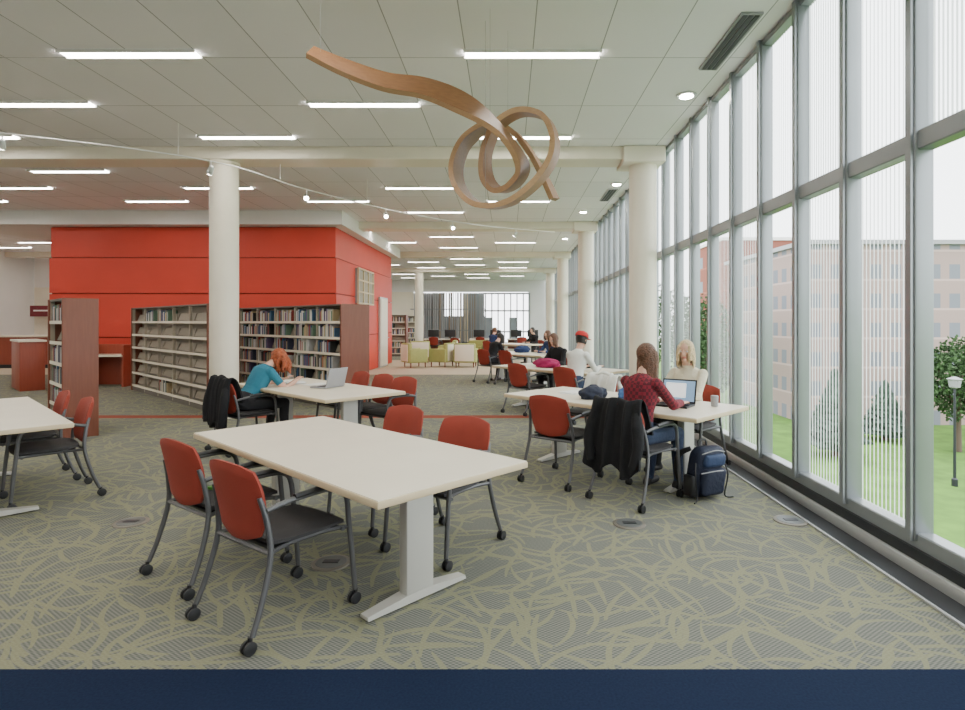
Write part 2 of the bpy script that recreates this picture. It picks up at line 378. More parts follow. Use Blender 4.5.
b.box((0,.28,.5),(1.0,.04,1.0),m_desk); b.box((0,-.05,.74),(1.0,.6,.04),m_top); b.obj('study_carrel',(-9.7,13.9,0),0)
b=MB(); b.box((0,0,.55),(1.3,.45,1.1),m_desk,bev=.01); b.box((0,0,1.12),(1.36,.5,.04),m_top); b.obj('low_cabinet',(-11.2,13.3,0),R(-43))
# ---------------------------------------------------------------- bookshelves
bookmats=[M('book_%d'%i,c,.7) for i,c in enumerate([(.6,.58,.52),(.7,.7,.68),(.04,.05,.09),(.05,.12,.22),(.3,.05,.04),(.02,.02,.02),(.12,.2,.14),(.45,.35,.2),(.5,.5,.5),(.14,.1,.2)])]
def bookshelf(loc,rz,L,D,fill,rng):
    H=1.87; b=MB()
    for sx in (-1,1): b.box((sx*(L/2-.02),0,H/2),(.045,D,H),m_wood,bev=.006,seg=1)
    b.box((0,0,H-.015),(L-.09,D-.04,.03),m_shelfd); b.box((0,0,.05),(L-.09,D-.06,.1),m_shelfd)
    b.box((0,0,H/2),(L-.09,.02,H-.06),m_shelf)
    nb=max(1,round(L/.92)); bw=(L-.09)/nb
    for i in range(nb+1):
        for sy in (-1,1): b.box((-L/2+.045+i*bw,sy*(D/2-.05),H/2),(.035,.05,H-.05),m_shelf)
    lev=[.12+i*.285 for i in range(6)]
    for z in lev:
        for sy in (-1,1):
            b.box((0,sy*D/4,z),(L-.1,D/2-.03,.02),m_shelf); b.box((0,sy*(D/2-.02),z),(L-.1,.012,.045),m_cream)
    for z in lev:
        for i in range(nb):
            x=-L/2+.045+(i+.5)*bw
            b.box((x,-D/4+.03,z+.1),(bw-.06,.012,.15),m_shelf,rot=Matrix.Rotation(R(-20),3,'X'))
    o=b.obj('bookshelf',loc,rz)
    k=MB()
    for z in lev:
        for sy in (-1,1):
            for i in range(nb):
                if rng.random()>fill: continue
                x=-L/2+.075+i*bw; xe=x+(bw-.08)*rng.uniform(.5,1)
                while x<xe:
                    w=rng.uniform(.018,.05); h=rng.uniform(.17,.25); 
                    k.box((x+w/2,sy*(D/2-.13),z+.012+h/2),(w*.94,.17,h),rng.choice(bookmats)); x+=w
    if len(k.bm.verts): k.obj('row_of_books',parent=o)
    return o
A=R(-43); U=Vector((math.cos(A),math.sin(A),0)); V=Vector((-math.sin(A),math.cos(A),0))
def shelf_at(near,L,D,fill,seed):
    c=Vector((near[0],near[1],0))-U*L/2+V*D/2
    return bookshelf(c,A,L,D,fill,random.Random(seed))
shelf_at((-5.86,7.49),1.05,.40,.5,1)
shelf_at((-5.17,9.8),4.7,.46,.12,2)
shelf_at((-2.93,10.0),4.4,.58,.92,3)
bookshelf((-5.7,26,0),R(0),2.2,.5,.8,random.Random(5)); bookshelf((-5.7,31,0),R(0),2.2,.5,.8,random.Random(6))
# ---------------------------------------------------------------- table
def table_mesh():
    b=MB(); L,W=2.34,1.03
    b.box((0,0,.72),(L,W,.036),m_edge,bev=.006)
    b.box((0,0,.738),(L-.012,W-.012,.008),m_top)
    for s in (-1,1):
        x=s*.79
        b.box((x,0,.37),(.075,.19,.68),m_leg,bev=.012); b.box((x,0,.69),(.1,.7,.03),m_leg,bev=.008)
        b.rings([[ (x+dx,yy,z) for dx,z in ((-.04,.012),(.04,.012),(.04*k,.012+h),(-.04*k,.012+h))] for yy,h,k in ((-.34,.018,.8),(-.1,.045,1),(.1,.045,1),(.34,.018,.8))],m_leg)
        for yy in (-.3,.3): b.rev((x,yy,0),(0,0,1),[(0,.022),(.014,.022)],m_black,12)
    b.box((0,0,.66),(1.5,.05,.06),m_leg)
    return b.mesh('study_table')
TM=table_mesh()
T={}
def table(key,x,y,ang=-43):
    T[key]=(x,y,R(ang)); return place(TM,'study_table',(x,y,0),R(ang))
def tl(key,u,v,z=0):
    x,y,a=T[key]; return Vector((x+u*math.cos(a)-v*math.sin(a),y+u*math.sin(a)+v*math.cos(a),z))
table('front',-1.09,3.737); table('left',-4.69,5.0); table('mid',-2.40,7.08); table('right',1.135,5.96,-46)
table('far',.88,10.1,-46); table('far2',.35,14.8,-46); table('far3',.2,21.3,-46)
# ---------------------------------------------------------------- chair
def chair_mesh():
    b=MB()
    def sf(x,y,t): return Vector((x,y+.02,.455+t+.10*max(0,-(y+.05))**2*3-.35*max(0,y-.12)**2))
    b.pad(.47,.46,.06,sf,m_seat)
    b.box((0,0,.418),(.36,.36,.02),m_black,bev=.006)
    def bf(x,y,t):
        z=.66+y; yy=-.245-.16*(y+.2)+.75*x*x-.25*(y+.02)**2
        return Vector((x*(1+.10*(y/.2)),yy+t,z))
    b.pad(.45,.40,.045,bf,m_chred,nx=14,ny=14,c=.6)
    for s in (-1,1):
        b.tube([(s*.27,-.33,.075),(s*.262,-.275,.22),(s*.25,-.225,.42),(s*.235,-.235,.58),(s*.215,-.262,.70)],[.014,.0155,.0155,.013],m_frame,8)
        b.tube([(s*.265,.27,.075),(s*.262,.255,.25),(s*.258,.235,.45),(s*.26,.215,.60),(s*.262,.165,.655),(s*.262,.05,.668),(s*.255,-.12,.66),(s*.235,-.235,.635)],[.0145,.0155,.0155,.015,.015,.015,.014],m_frame,8)
        b.tube([(s*.262,.15,.672),(s*.264,.05,.682),(s*.26,-.1,.675)],[.013,.017,.014],m_black,8,sx=1.2)
        b.tube([(s*.25,-.22,.43),(s*.2,-.1,.425),(s*.2,.12,.425),(s*.257,.235,.43)],.012,m_frame,6)
        for yy in (-.335,.275):
            for dx in (-.014,.014): b.rev((s*.268+dx-.008,yy-.012,.032),(1,0,0),[(0,.026),(.002,.032),(.014,.032),(.016,.026)],m_black,14)
            b.rev((s*.268,yy-.004,.03),(0,0,1),[(0,.01),(.05,.012)],m_black,8)
    b.tube([(-.25,-.225,.425),(.25,-.225,.425)],.012,m_frame,6,smooth=False)
    b.tube([(-.257,.2,.425),(.257,.2,.425)],.012,m_frame,6,smooth=False)
    return b.mesh('stacking_armchair',50)
CM=chair_mesh()
def chair(loc,rz): return place(CM,'armchair_on_casters',(loc[0],loc[1],0),rz)
def chair_t(key,u,v,da=0):
    a=T[key][2]+(0 if v<0 else math.pi)+R(da); p=tl(key,u,v); return chair(p,a)
chair((-1.22,3.09),R(-36)); chair((-1.80,3.62),R(-36))
chair((-.46,3.92),R(147)); chair((-1.02,4.48),R(142))
chair((-4.06,5.02),R(137)); chair((-4.66,5.52),R(137))
chair_t('mid',-.5,-.62,4); chair_t('mid',.2,.6); chair_t('mid',-.38,.62,-4)
chair_t('mid',.75,.56,5)
chair_t('right',.66,-.62); chair_t('right',-.18,-.64,8); chair_t('right',.45,.68); chair_t('right',-.85,.64)
chair_t('far',.9,-.62); chair_t('far',-.15,-.6); chair_t('far',-.5,.65)
chair_t('far2',-.5,-.62); chair_t('far2',.3,-.62); chair_t('far2',.5,.65)
chair_t('far3',-.5,-.62); chair_t('far3',.5,.65)
# ---------------------------------------------------------------- people
def ik(a,c,l1,l2,pole):
    d=c-a; L=min(d.length,(l1+l2)*.995); dn=d.normalized(); c=a+dn*L
    x=(l1*l1-l2*l2+L*L)/(2*L); h=math.sqrt(max(l1*l1-x*x,0))
    p=pole-dn*pole.dot(dn); p.normalize(); return a+dn*x+p*h,c
def person(name,loc,rz,top,bottom,hairm,hair='long',lean=10,pitch=10,yaw=0,wr=((-.14,.42,.795),(.14,.42,.795)),short=False,fine=True,cap=False,scale=1.0,sleeve=None):
    root=bpy.data.objects.new(name,None); COL.objects.link(root); root.location=(loc[0],loc[1],0); root.rotation_euler=(0,0,rz); root.scale=(scale,)*3
    root.empty_display_size=.2
    a=R(lean); up=Vector((0,math.sin(a),math.cos(a))); fw=Vector((0,math.cos(a),-math.sin(a)))
    P=Vector((0,-.06,.57)); X=Vector((1,0,0)); b=MB(); bones=[]
    prof=[(-.10,.11,.09,0),(-.06,.165,.125,0),(.02,.172,.128,0),(.12,.148,.108,.008),(.2,.142,.104,.01),(.3,.162,.118,.012),(.38,.172,.12,.008),(.44,.170,.105,0),(.485,.13,.08,-.002),(.515,.07,.06,0),(.53,.03,.03,0)]
    b.rings([[P+up*h+fw*o+X*(rx*math.cos(t))+fw*(ry*math.sin(t)) for t in [2*math.pi*j/20 for j in range(20)]] for h,rx,ry,o in prof],m_skin)
    bones.append((P-up*.02,P+up*.06,.15,bottom)); bones.append((P+up*.12,P+up*.4,.14,top)); 
    nk=P+up*.50; ha=R(lean*.5+pitch); hu=Vector((0,math.sin(ha),math.cos(ha))); hf=Vector((0,math.cos(ha),-math.sin(ha)))
    hc=nk+hu*.185+fw*.025
    b.caps(nk-up*.03,hc-hu*.06,.058,.05,m_skin); bones.append((nk+up*.03,hc,.05,m_skin))
    sl=sleeve or top
    for i,s in enumerate((-1,1)):
        sh=P+up*.445+X*s*.165; w=Vector(wr[i]); el,w=ik(sh,w,.285,.25,Vector((s*.6,-.4,-.9)))
        b.caps(sh,el,.056,.043,m_skin); b.caps(el,w,.042,.028,m_skin)
        bones.append((sh,sh.lerp(el,.55),.055,top)); bones.append((sh.lerp(el,.55),el,.045,m_skin if short else sl)); bones.append((el,el.lerp(w,.85),.04,m_skin if short else sl))
        if not short: b.caps(el,el.lerp(w,.9),.05,.037,m_skin)
        d=(w-el).normalized(); d.z=max(d.z,-.15); d.normalize(); side=d.cross(Vector((0,0,1))).normalized(); nrm=side.cross(d)
        for q in (-1,-.33,.33,1): b.caps(w+side*q*.014,w+d*.085+side*q*.026,.014,.0125,m_skin,8)
        for q,ln in ((-1,.062),(-.33,.075),(.33,.078),(1,.068)):
            k0=w+d*.088+side*q*.027; k1=k0+d*ln*.5+side*q*.004+nrm*.004; k2=k1+d*ln*.42-nrm*.018
            b.caps(k0,k1,.0098,.009,m_skin,8); b.caps(k1,k2,.009,.0078,m_skin,8)
        ts=-s; tb=w+d*.025+side*ts*.02 if side.x>0 else w+d*.025-side*ts*.02
        tdir=(Vector((-s,0,0))*.7+d*.8).normalized(); b.caps(tb,tb+tdir*.035,.0125,.011,m_skin,8); b.caps(tb+tdir*.035,tb+tdir*.035+(tdir+d)*.016,.011,.009,m_skin,8)
        bones.append((w,w+d*.17,.015,m_skin))
        hp=P+X*s*.085-Vector((0,0,.02)); kn=Vector((s*.12,.40,.53)); an=Vector((s*.125,.36+.05*s,.10)); toe=an+Vector((s*.03,.15,-.055)); heel=an+Vector((0,-.045,-.05))
        b.caps(hp,kn,.088,.062,m_skin); b.caps(kn,kn.lerp(an,.35)+Vector((0,-.012,0)),.06,.056,m_skin); b.caps(kn.lerp(an,.35)+Vector((0,-.012,0)),an,.056,.042,m_skin)
        b.caps(heel,toe,.037,.034,m_skin); b.caps(an,heel,.04,.037,m_skin)
        bones+= [(hp,kn,.08,bottom),(kn,an+Vector((0,0,.04)),.055,bottom),(heel,toe,.035,m_shoe)]
    Y=Matrix.Rotation(R(yaw),3,hu); hfy=Y@hf; hx=Y@X; H3=Matrix((hx,hfy,hu)).transposed()
    b.ell(hc+hu*.015,(.074,.09,.1),m_skin,H3); b.ell(hc-hu*.045+hfy*.018,(.055,.068,.075),m_skin,H3)
    b.caps(hc+hfy*.088+hu*.015,hc+hfy*.103-hu*.022,.009,.015,m_skin,8)
    for s in (-1,1): b.ell(hc+hx*s*.076-hu*.005,(.01,.022,.032),m_skin,H3)
    b.ell(hc+hfy*.076-hu*.088,(.026,.018,.02),m_skin,H3)
    bones.append((hc-hu*.05,hc+hu*.03,.08,m_skin))
    me=b.mesh('tmp'); o=bpy.data.objects.new('tmp',me); COL.objects.link(o)
    r=o.modifiers.new('r','REMESH'); r.mode='VOXEL'; r.voxel_size=.0075 if fine else .014; r.use_smooth_shade=True
    sm=o.modifiers.new('s','SMOOTH'); sm.factor=.5; sm.iterations=2
    dg=bpy.context.evaluated_depsgraph_get(); ev=bpy.data.meshes.new_from_object(o.evaluated_get(dg)); bpy.data.objects.remove(o)
    ev.materials.clear(); ms=[]
    for bo in bones:
        if bo[3] not in ms: ms.append(bo[3])
    for m in ms: ev.materials.append(m)
    def dist(p,a,c):
        ac=c-a; t=max(0,min(1,(p-a).dot(ac)/max(ac.length_squared,1e-9))); return (p-(a+ac*t)).length
    for p in ev.polygons:
        c=p.center; best=min(bones,key=lambda q:dist(c,q[0],q[1])-q[2]); p.material_index=ms.index(best[3]); p.use_smooth=True
    ob=bpy.data.objects.new('body',ev); COL.objects.link(ob); ob.parent=root
    f=MB()
    for s in (-1,1):
        ec=hc+hfy*.078+hx*s*.032+hu*.012
        f.ell(ec,(.013,.011,.009),m_eye,H3,10,6); f.ell(ec+hfy*.008,(.0055,.005,.0055),m_iris,H3,8,5)
        f.tube([ec+hu*.018-hx*.016+hfy*.006,ec+hu*.023+hfy*.011,ec+hu*.018+hx*.016+hfy*.006],.0028,hairm,6)
    f.ell(hc+hfy*.086-hu*.052,(.024,.009,.006),m_lip,H3,10,6)
    f.obj('face_features',parent=root)
    h=MB(); rg=random.Random(len(name)+int(abs(loc[0]*100)))
    h.ell(hc+hu*.03-hfy*.018,(.085,.094,.098),hairm,H3,18,12)
    down=Vector((0,0,-1)); 
    def strand(st,ln,out,wig,r0):
        pts=[]; p=st.copy(); dv=out.copy()
        for i in range(6):
            pts.append(p.copy()); dv=(dv*.5+down*.65).normalized(); p=p+dv*ln/5+Vector((rg.uniform(-wig,wig),rg.uniform(-wig,wig),0))
        h.tube(pts,[r0,r0*1.1,r0*.9,r0*.5],hairm,7,3)
    if hair!='short':
        ns=44 if fine else 18
        for i in range(ns):
            th=R(40+280*(i+.5)/ns) ; el=rg.uniform(0,.06)
            dr=(hfy*math.cos(th)+hx*math.sin(th)).normalized()
            st=hc+dr*.068+hu*(.045+el*.4); front=math.cos(th)>.2
            ln={'long':.34,'bob':.22,'curly':.24}[hair]*(1 if not front else .72)*rg.uniform(.85,1.1)
            wig={'long':.003,'bob':.003,'curly':.03}[hair]
            ot={'long':.35,'bob':.5,'curly':.8}[hair]
            strand(st,ln,dr*ot+down*(1-ot),wig,.016 if hair!='curly' else .025)
    else:
        for i in range(14):
            th=R(60+240*i/13); dr=hfy*math.cos(th)+hx*math.sin(th); h.caps(hc+dr*.07+hu*.03,hc+dr*.07-hu*.05,.018,.013,hairm,8)
    me=h.mesh('tmp'); o=bpy.data.objects.new('tmp',me); COL.objects.link(o)
    r=o.modifiers.new('r','REMESH'); r.mode='VOXEL'; r.voxel_size=.0075 if fine else .014; r.use_smooth_shade=True
    dg=bpy.context.evaluated_depsgraph_get(); ev=bpy.data.meshes.new_from_object(o.evaluated_get(dg)); bpy.data.objects.remove(o)
    ev.materials.clear(); ev.materials.append(hairm)
    amp=.006 if hair=='curly' else .002
    for v in ev.vertices:
        v.co+=v.normal*noise.noise(v.co*45)*amp
    for p in ev.polygons: p.use_smooth=True
    ob=bpy.data.objects.new('hair',ev); COL.objects.link(ob); ob.parent=root
    if cap:
        k=MB(); k.rings([[hc+hu*(.05+zz)+hx*rr*.1*math.cos(t)-hfy*.015+hfy*rr*.112*math.sin(t) for t in [2*math.pi*j/20 for j in range(20)]] for zz,rr in ((0,1),(.02,1.02),(.05,.93),(.075,.7),(.088,.35),(.09,.03))],m_cap)
        k.pad(.14,.09,.01,lambda x,y,t:hc+hu*(.055+t-.8*x*x)+hfy*(.12+y)+hx*x,m_cap); k.obj('cap',parent=root)
    return root
pi=math.pi
def seat_at(key,u,v): 
    return tl(key,u,v), T[key][2]+(0 if v<0 else pi)
p,a=seat_at('mid',-.5,-.60); person('seated_woman_reading',p,a+R(4),m_teal,m_dark,m_hr,'curly',lean=34,pitch=32,wr=((-.14,.50,.79),(.10,.56,.79)),short=True)
p,a=seat_at('right',.66,-.58); person('seated_woman_typing',p,a-R(4),m_plaid,m_jean,m_hb,'long',lean=10,pitch=12,yaw=-12,wr=((-.13,.45,.80),(.12,.46,.80)))
p,a=seat_at('right',.45,.66); person('seated_woman_facing',p,a,m_cloth_c,m_dark,m_hbl,'bob',lean=6,pitch=4,yaw=14,wr=((-.10,.40,.79),(.16,.38,.79)),scale=.99)
p,a=seat_at('far',.9,-.60); person('seated_man_in_cap',p,a,m_cloth_w,m_jean,m_hd,'short',lean=14,pitch=12,cap=True,fine=False,scale=1.03)
p,a=seat_at('far',-.5,.63); person('seated_woman_studying',p,a,m_cloth_b,m_dark,m_hb,'bob',lean=14,pitch=20,fine=False)
p,a=seat_at('far2',-.5,-.60); person('seated_student',p,a,m_cloth_b,m_dark,m_hd,'bob',lean=28,pitch=25,fine=False)
p,a=seat_at('far2',.5,.63); person('seated_student',p,a,m_cloth_n,m_dark,m_hb,'bob',lean=14,pitch=20,fine=False)
p,a=seat_at('far3',-.5,-.60); person('seated_student',p,a,m_cloth_n,m_jean,m_hb,'short',lean=12,pitch=12,fine=False)
p,a=seat_at('far3',.5,.63); person('seated_student',p,a,m_cloth_b,m_dark,m_hd,'short',lean=12,pitch=12,fine=False)
# ---------------------------------------------------------------- draped coats
def coat(loc,rz,m,seed,name='draped_jacket',zb=.34,wd=.24,collar=True):
    b=MB(); path=[(-.17,.60),(-.2,.72),(-.235,.84),(-.275,.885),(-.32,.86),(-.345,.72),(-.355,.55),(-.36,zb)]
    path=[Vector((0,y,z)) for y,z in path]; P=cr(path,4); k=b.mi(m); G=[]
    for sd in (0,1):
        g=[]
        for i,p in enumerate(P):
            t=i/(len(P)-1); row=[]
            for j in range(29):
                s=-1+2*j/28; w=wd+.02*math.sin(t*5+seed)+.04*t
                q=Vector((s*w,p.y,p.z)); q.y+=.5*(s*w)**2*(1-t*1.2) 
                fold=.020*math.sin(s*9+seed+2*t)+.013*math.sin(s*19+t*7)
                q.y-= fold*(.3+t)+sd*.022; q.z+=.025*math.sin(s*6+seed)*t**2*2 +(sd*.015 if .25<t<.55 else 0)
                row.append(b.bm.verts.new(q))
            g.append(row)
        G.append(g)
    n=len(P)
    for sd,g in enumerate(G):
        for i in range(n-1):
            for j in range(28): f=b.bm.faces.new((g[i][j],g[i][j+1],g[i+1][j+1],g[i+1][j])); f.material_index=k
    for i in range(n-1):
        for j in (0,28): b.bm.faces.new((G[0][i][j],G[0][i+1][j],G[1][i+1][j],G[1][i][j])).material_index=k
    for i in (0,n-1):
        for j in range(28): b.bm.faces.new((G[0][i][j],G[0][i][j+1],G[1][i][j+1],G[1][i][j])).material_index=k
    for s in (-1,1): b.tube([(s*.19,-.31,.80),(s*(wd),-.35,.68),(s*(wd+.02),-.375,.52),(s*(wd-.02),-.385,.36)],[.035,.05,.045,.04],m,10,sx=1)
    if collar: b.tube([(-.12,-.28,.87),(0,-.30,.90),(.12,-.28,.87)],[.02,.03,.02],m,8)
    return b.obj(name,(loc[0],loc[1],0),rz,angle=80)
def coat_t(key,u,v,m,seed,**k):
    p=tl(key,u,v); return coat(p,T[key][2]+(0 if v<0 else pi),m,seed,**k)
coat_t('mid',-.5,-.62,m_cloth_b,1); coat_t('right',.66,-.62,m_cloth_b,2,zb=.30,wd=.23,collar=False); coat_t('right',-.85,.64,m_cloth_w,3,zb=.5)
def pile(loc,m,s,seed,name):
    b=MB(); t=bmesh.new(); bmesh.ops.create_icosphere(t,subdivisions=4,radius=1)
    for v in t.verts:
        d=v.co.copy(); v.co*=1+.22*noise.noise(d*2+Vector((seed,0,0)))+.10*noise.noise(d*6+Vector((seed,3,0)))
        v.co=Vector((v.co.x*s[0],v.co.y*s[1],max(v.co.z,-.55)*s[2]+.55*s[2]))
    me=bpy.data.meshes.new('t'); t.to_mesh(me); t.free(); b.mi(m); b.bm.from_mesh(me); return b.obj(name,loc,R(seed*31),angle=80)
pile(tl('right',-.2,-.14,.745),m_navybag,(.16,.11,.09),1,'soft_pouch'); pile(tl('right',.05,.14,.745),m_bluebag,(.15,.10,.08),2,'folded_scarf')
pile(tl('far',-.2,-.08,.745),m_pink,(.3,.18,.10),4,'folded_coat'); pile(tl('far',.35,.25,.745),m_cloth_b,(.2,.14,.1),6,'folded_coat')
pile(tl('far2',-.2,.25,.745),m_cloth_n,(.22,.14,.12),7,'folded_coat')
# ---------------------------------------------------------------- laptops, papers, backpack
def laptop(loc,rz,body):
    b=MB(); b.box((0,0,.01),(.34,.24,.018),body,bev=.005)
    for r in range(5):
        for c in range(13): b.box((-.144+c*.024,.075-r*.022,.0205),(.019,.017,.004),m_black)
    b.box((0,-.07,.0195),(.09,.05,.001),m_gry)
    rot=Matrix.Rotation(R(-14),3,'X'); c=Vector((0,.12,.015))
    b.box(c+rot@Vector((0,.004,.118)),(.34,.010,.235),body,rot=rot,bev=.004)
    b.box(c+rot@Vector((0,-.0025,.12)),(.31,.002,.20),m_screen,rot=rot)
    b.box(c+rot@Vector((-.03,-.0042,.125)),(.2,.001,.14),m_window_doc,rot=rot)
    return b.obj('laptop',loc,rz)
laptop(tl('right',.66,.0,.743),R(-36),m_black); laptop(tl('mid',.12,.1,.743),R(-43-70),m_gry)
def papers(loc,rz,n,seed):
    b=MB(); rg=random.Random(seed)
    for i in range(n): b.box((rg.uniform(-.08,.08),rg.uniform(-.06,.06),.002+i*.003),(.21,.297,.0025),m_paper,rot=rg.uniform(-.5,.5))
    return b.obj('loose_papers',loc,rz)
papers(tl('mid',-.2,.15,.742),R(-40),3,1); papers(tl('right',-.6,.1,.742),R(-30),4,3); papers(tl('right',.22,-.25,.742),R(-60),3,4); papers(tl('far',.5,-.1,.742),0,3,5)
def open_book(loc,rz):
    b=MB()
    for s in (-1,1):
        rr=[]
        for i in range(9):
            x=i/8*.17; z=.012+.014*math.sin(min(1,i/8)*pi*.9); rr.append([(s*x,-.12,z),(s*x,.12,z),(s*x,.12,.003),(s*x,-.12,.003)])
        b.rings(rr,m_paper)
        b.box((s*.087,0,.002),(.18,.25,.003),m_cloth_n)
    return b.obj('open_book',loc,rz)
open_book(tl('mid',-.66,.02,.742),R(-43)); open_book(tl('right',.32,.36,.742),R(134))
def backpack(loc,rz):
    b=MB()
    b.box((0,0,.25),(.34,.2,.48),m_navybag,bev=.09,seg=6); b.box((0,-.11,.17),(.28,.1,.25),m_navybag,bev=.045,seg=5); b.box((0,-.1,.37),(.24,.07,.12),m_packblue,bev=.03,seg=3)
    for v in b.bm.verts:   # let the fabric slouch
        v.co+=Vector((.035*v.co.z/.5,-.05*(v.co.z/.5)**2,0))+Vector((noise.noise(v.co*9),noise.noise(v.co*9+Vector((5,0,0))),0))*.018
    b.tube([(-.15,-.155,.27),(0,-.18,.285),(.15,-.155,.27)],.005,m_gry,6); b.tube([(-.12,-.13,.44),(.02,-.16,.47),(.16,-.13,.44)],.005,m_gry,6)
    b.tube([(-.02,.02,.47),(-.01,.03,.53),(.07,.03,.53),(.08,.02,.47)],.011,m_black,6)
    for s in (-1,1):
        b.tube([(s*.09,.05,.46),(s*.15,.15,.38),(s*.17,.16,.2),(s*.14,.1,.06)],[.022,.028,.022,.012],m_black,8,sx=.45)
        b.box((s*.17,-.02,.13),(.06,.13,.2),m_black,bev=.025,seg=3)
        b.tube([(s*.17,-.1,.36),(s*.2,-.13,.22),(s*.17,-.12,.03),(s*.24,-.16,.012)],.007,m_black,6)
    o=b.obj('backpack',loc,rz,angle=60); o.scale=(.93,)*3; return o
backpack((1.72,5.06,0),R(25))
b=MB(); b.rev((0,0,0),(0,0,1),[(0,.03),(.005,.033),(.1,.036),(.105,.03)],m_gry,16); b.obj('paper_cup',tl('right',.95,.25,.743))
b=MB(); b.box((0,0,.01),(.16,.22,.018),M('green_cover',(.08,.32,.04),.6),bev=.003); b.obj('notebook',(-1.79,3.68,.49),R(-20))
# ---------------------------------------------------------------- floor outlets
m_outl=M('outlet_taupe',(.20,.18,.15),.5,.3); m_outg=M('outlet_grey_steel',(.13,.14,.14),.45,.4)
for x,y,m in ((-2.91,4.4,m_outl),(-1.135,3.66,m_outl),(.93,4.37,m_outg),(2.2,4.44,m_outg)):
    b=MB(); b.rev((0,0,0),(0,0,1),[(0,.125),(.006,.123),(.010,.112),(.010,.09)],m_outl,28); b.rev((0,0,0),(0,0,1),[(.008,.1),(.012,.096)],m_outg,24)
    b.box((0,0,.013),(.1,.05,.004),m_aludark); b.obj('floor_outlet_cover',(x,y,.001))
# ---------------------------------------------------------------- lounge chairs
def lounge(loc,rz):
    b=MB(); b.box((0,.03,.33),(.56,.56,.2),m_green,bev=.05,seg=4); b.box((0,-.3,.5),(.74,.16,.66),m_green,bev=.05,seg=4)
    for s in (-1,1): b.box((s*.33,0,.4),(.13,.66,.46),m_green,bev=.04,seg=4)
    b.box((0,-.385,.5),(.66,.02,.56),m_cream,bev=.005)
    for sx in (-1,1):
        for sy in (-1,1): b.rev((sx*.3,sy*.26,0),(0,0,1),[(0,.018),(.22,.025)],m_wood,10)
    return b.obj('lounge_armchair',loc,rz)
for x,y,r in ((-3.2,19.6,-60),(-2.3,19.9,70),(-1.45,19.7,-5),(-1.3,22.2,160),(-3.4,22,10),(-2.4,22.6,90)): lounge((x,y,0),R(r))
for dx in (-3.2,-1.0,.8):
    b=MB(); b.box((0,0,.72),(1.7,.8,.04),m_top); 
    for s in (-1,1): b.box((s*.8,0,.35),(.04,.7,.7),m_wood)
    b.box((0,.36,.5),(1.6,.03,.5),m_wood)
    for s in (-.4,.4):
        b.box((s,.1,1.0),(.52,.04,.34),m_black,bev=.01); b.box((s,.12,.82),(.06,.05,.2),m_black); b.box((s,.12,.75),(.24,.18,.015),m_black); b.box((s,-.2,.75),(.42,.14,.02),m_gry)
    b.obj('computer_desk',(dx,27.5,0))
for x,y in ((-3.4,26.7),(-1.2,26.7),(.6,26.7),(-2.2,25)): chair((x,y),R(random.uniform(-30,30)))
# ---------------------------------------------------------------- ribbon sculpture
K=Vector((-.03,5.4,3.05))
pts=[(-1.69,-.45,.845),(-1.39,-.42,.72),(-1.05,-.38,.615),(-.71,-.34,.575),(-.40,-.32,.46),(-.13,-.32,.28),(.066,-.3,.08),(.158,-.2,-.095),(.085,-.06,-.21),(-.06,.05,-.24),(-.17,.1,-.11),(-.18,.1,.13),(-.07,.08,.38),(.14,.04,.50),(.36,-.02,.44),(.456,-.1,.23),(.43,-.18,-.01),(.27,-.22,-.25),(.03,-.18,-.41),(-.24,-.1,-.41),(-.42,0,-.23),(-.465,.12,.02),(-.37,.24,.29),(-.14,.34,.475),(.095,.4,.42),(.285,.4,.18),(.41,.38,-.06),(.50,.36,-.26)]
wid=[.14,.18,.21,.24,.27,.27]+[.25]*19+[.23,.2,.16]
Wd=[(.1,.55,.7),(.1,.5,.75),(.0,.5,.8),(-.1,.5,.85),(-.2,.5,.85),(-.1,.7,.65),(.3,1,.3)]+[(.40,1,.22)]*4+[(.28,1,.15)]*14+[(.25,1,.2),(.3,1,.3),(.4,.9,.3)]
P=cr(pts,8); Wi=cr([(w,0,0) for w in wid],8); Di=cr(Wd,8); rr=[]
for i,p in enumerate(P):
    t=(P[min(i+1,len(P)-1)]-P[max(i-1,0)]).normalized(); w=Di[i]-t*Di[i].dot(t); w.normalize(); nn=t.cross(w); ww=Wi[i].x/2; th=.025
    rr.append([K+p+w*ww+nn*th,K+p-w*ww+nn*th,K+p-w*ww-nn*th,K+p+w*ww-nn*th])
b=MB(); vs=b.rings(rr,m_ribbon); ke=b.mi(m_ribedge)
b.bm.faces.ensure_lookup_table()
for i in range(len(rr)-1):
    for j in (1,3): b.bm.faces[i*4+j].material_index=ke
for q in (3,40,100,150):
    p=K+P[q]; b.tube([p,(p.x,p.y,ZC)],.0012,m_gry,5,smooth=False)
b.obj('hanging_ribbon_sculpture',angle=50)
# ---------------------------------------------------------------- track lighting
tp=[(-8.5,6.3,3.9),(-6.3,7.1,3.9),(-4.3,8.25,3.88),(-3.5,9.9,3.85),(-2.2,12.0,3.85),(-.6,13.6,3.85),(1.2,14.6,3.85)]
b=MB(); b.tube(tp,.010,m_white,6); C=cr(tp,10)
for i in (6,18,27,36,48): b.tube([C[i],(C[i].x,C[i].y,ZC)],.005,m_white,5,smooth=False)
for i in (10,20,30,38,46,54):
    p=C[i]; d=Vector((.25,-.75,-.6)).normalized() if i in(30,38,46) else Vector((-.5,.4,-.8)).normalized()
    b.tube([p,p-Vector((0,0,.08))],.01,m_white,6,smooth=False); q=p-Vector((0,0,.12))
    b.rev(q-d*.05,d,[(0,.02),(.02,.035),(.12,.045),(.125,.04)],m_silver,14); b.rev(q-d*.05,d,[(.122,.036),(.128,.036)],m_spot,14)
b.obj('track_lighting')
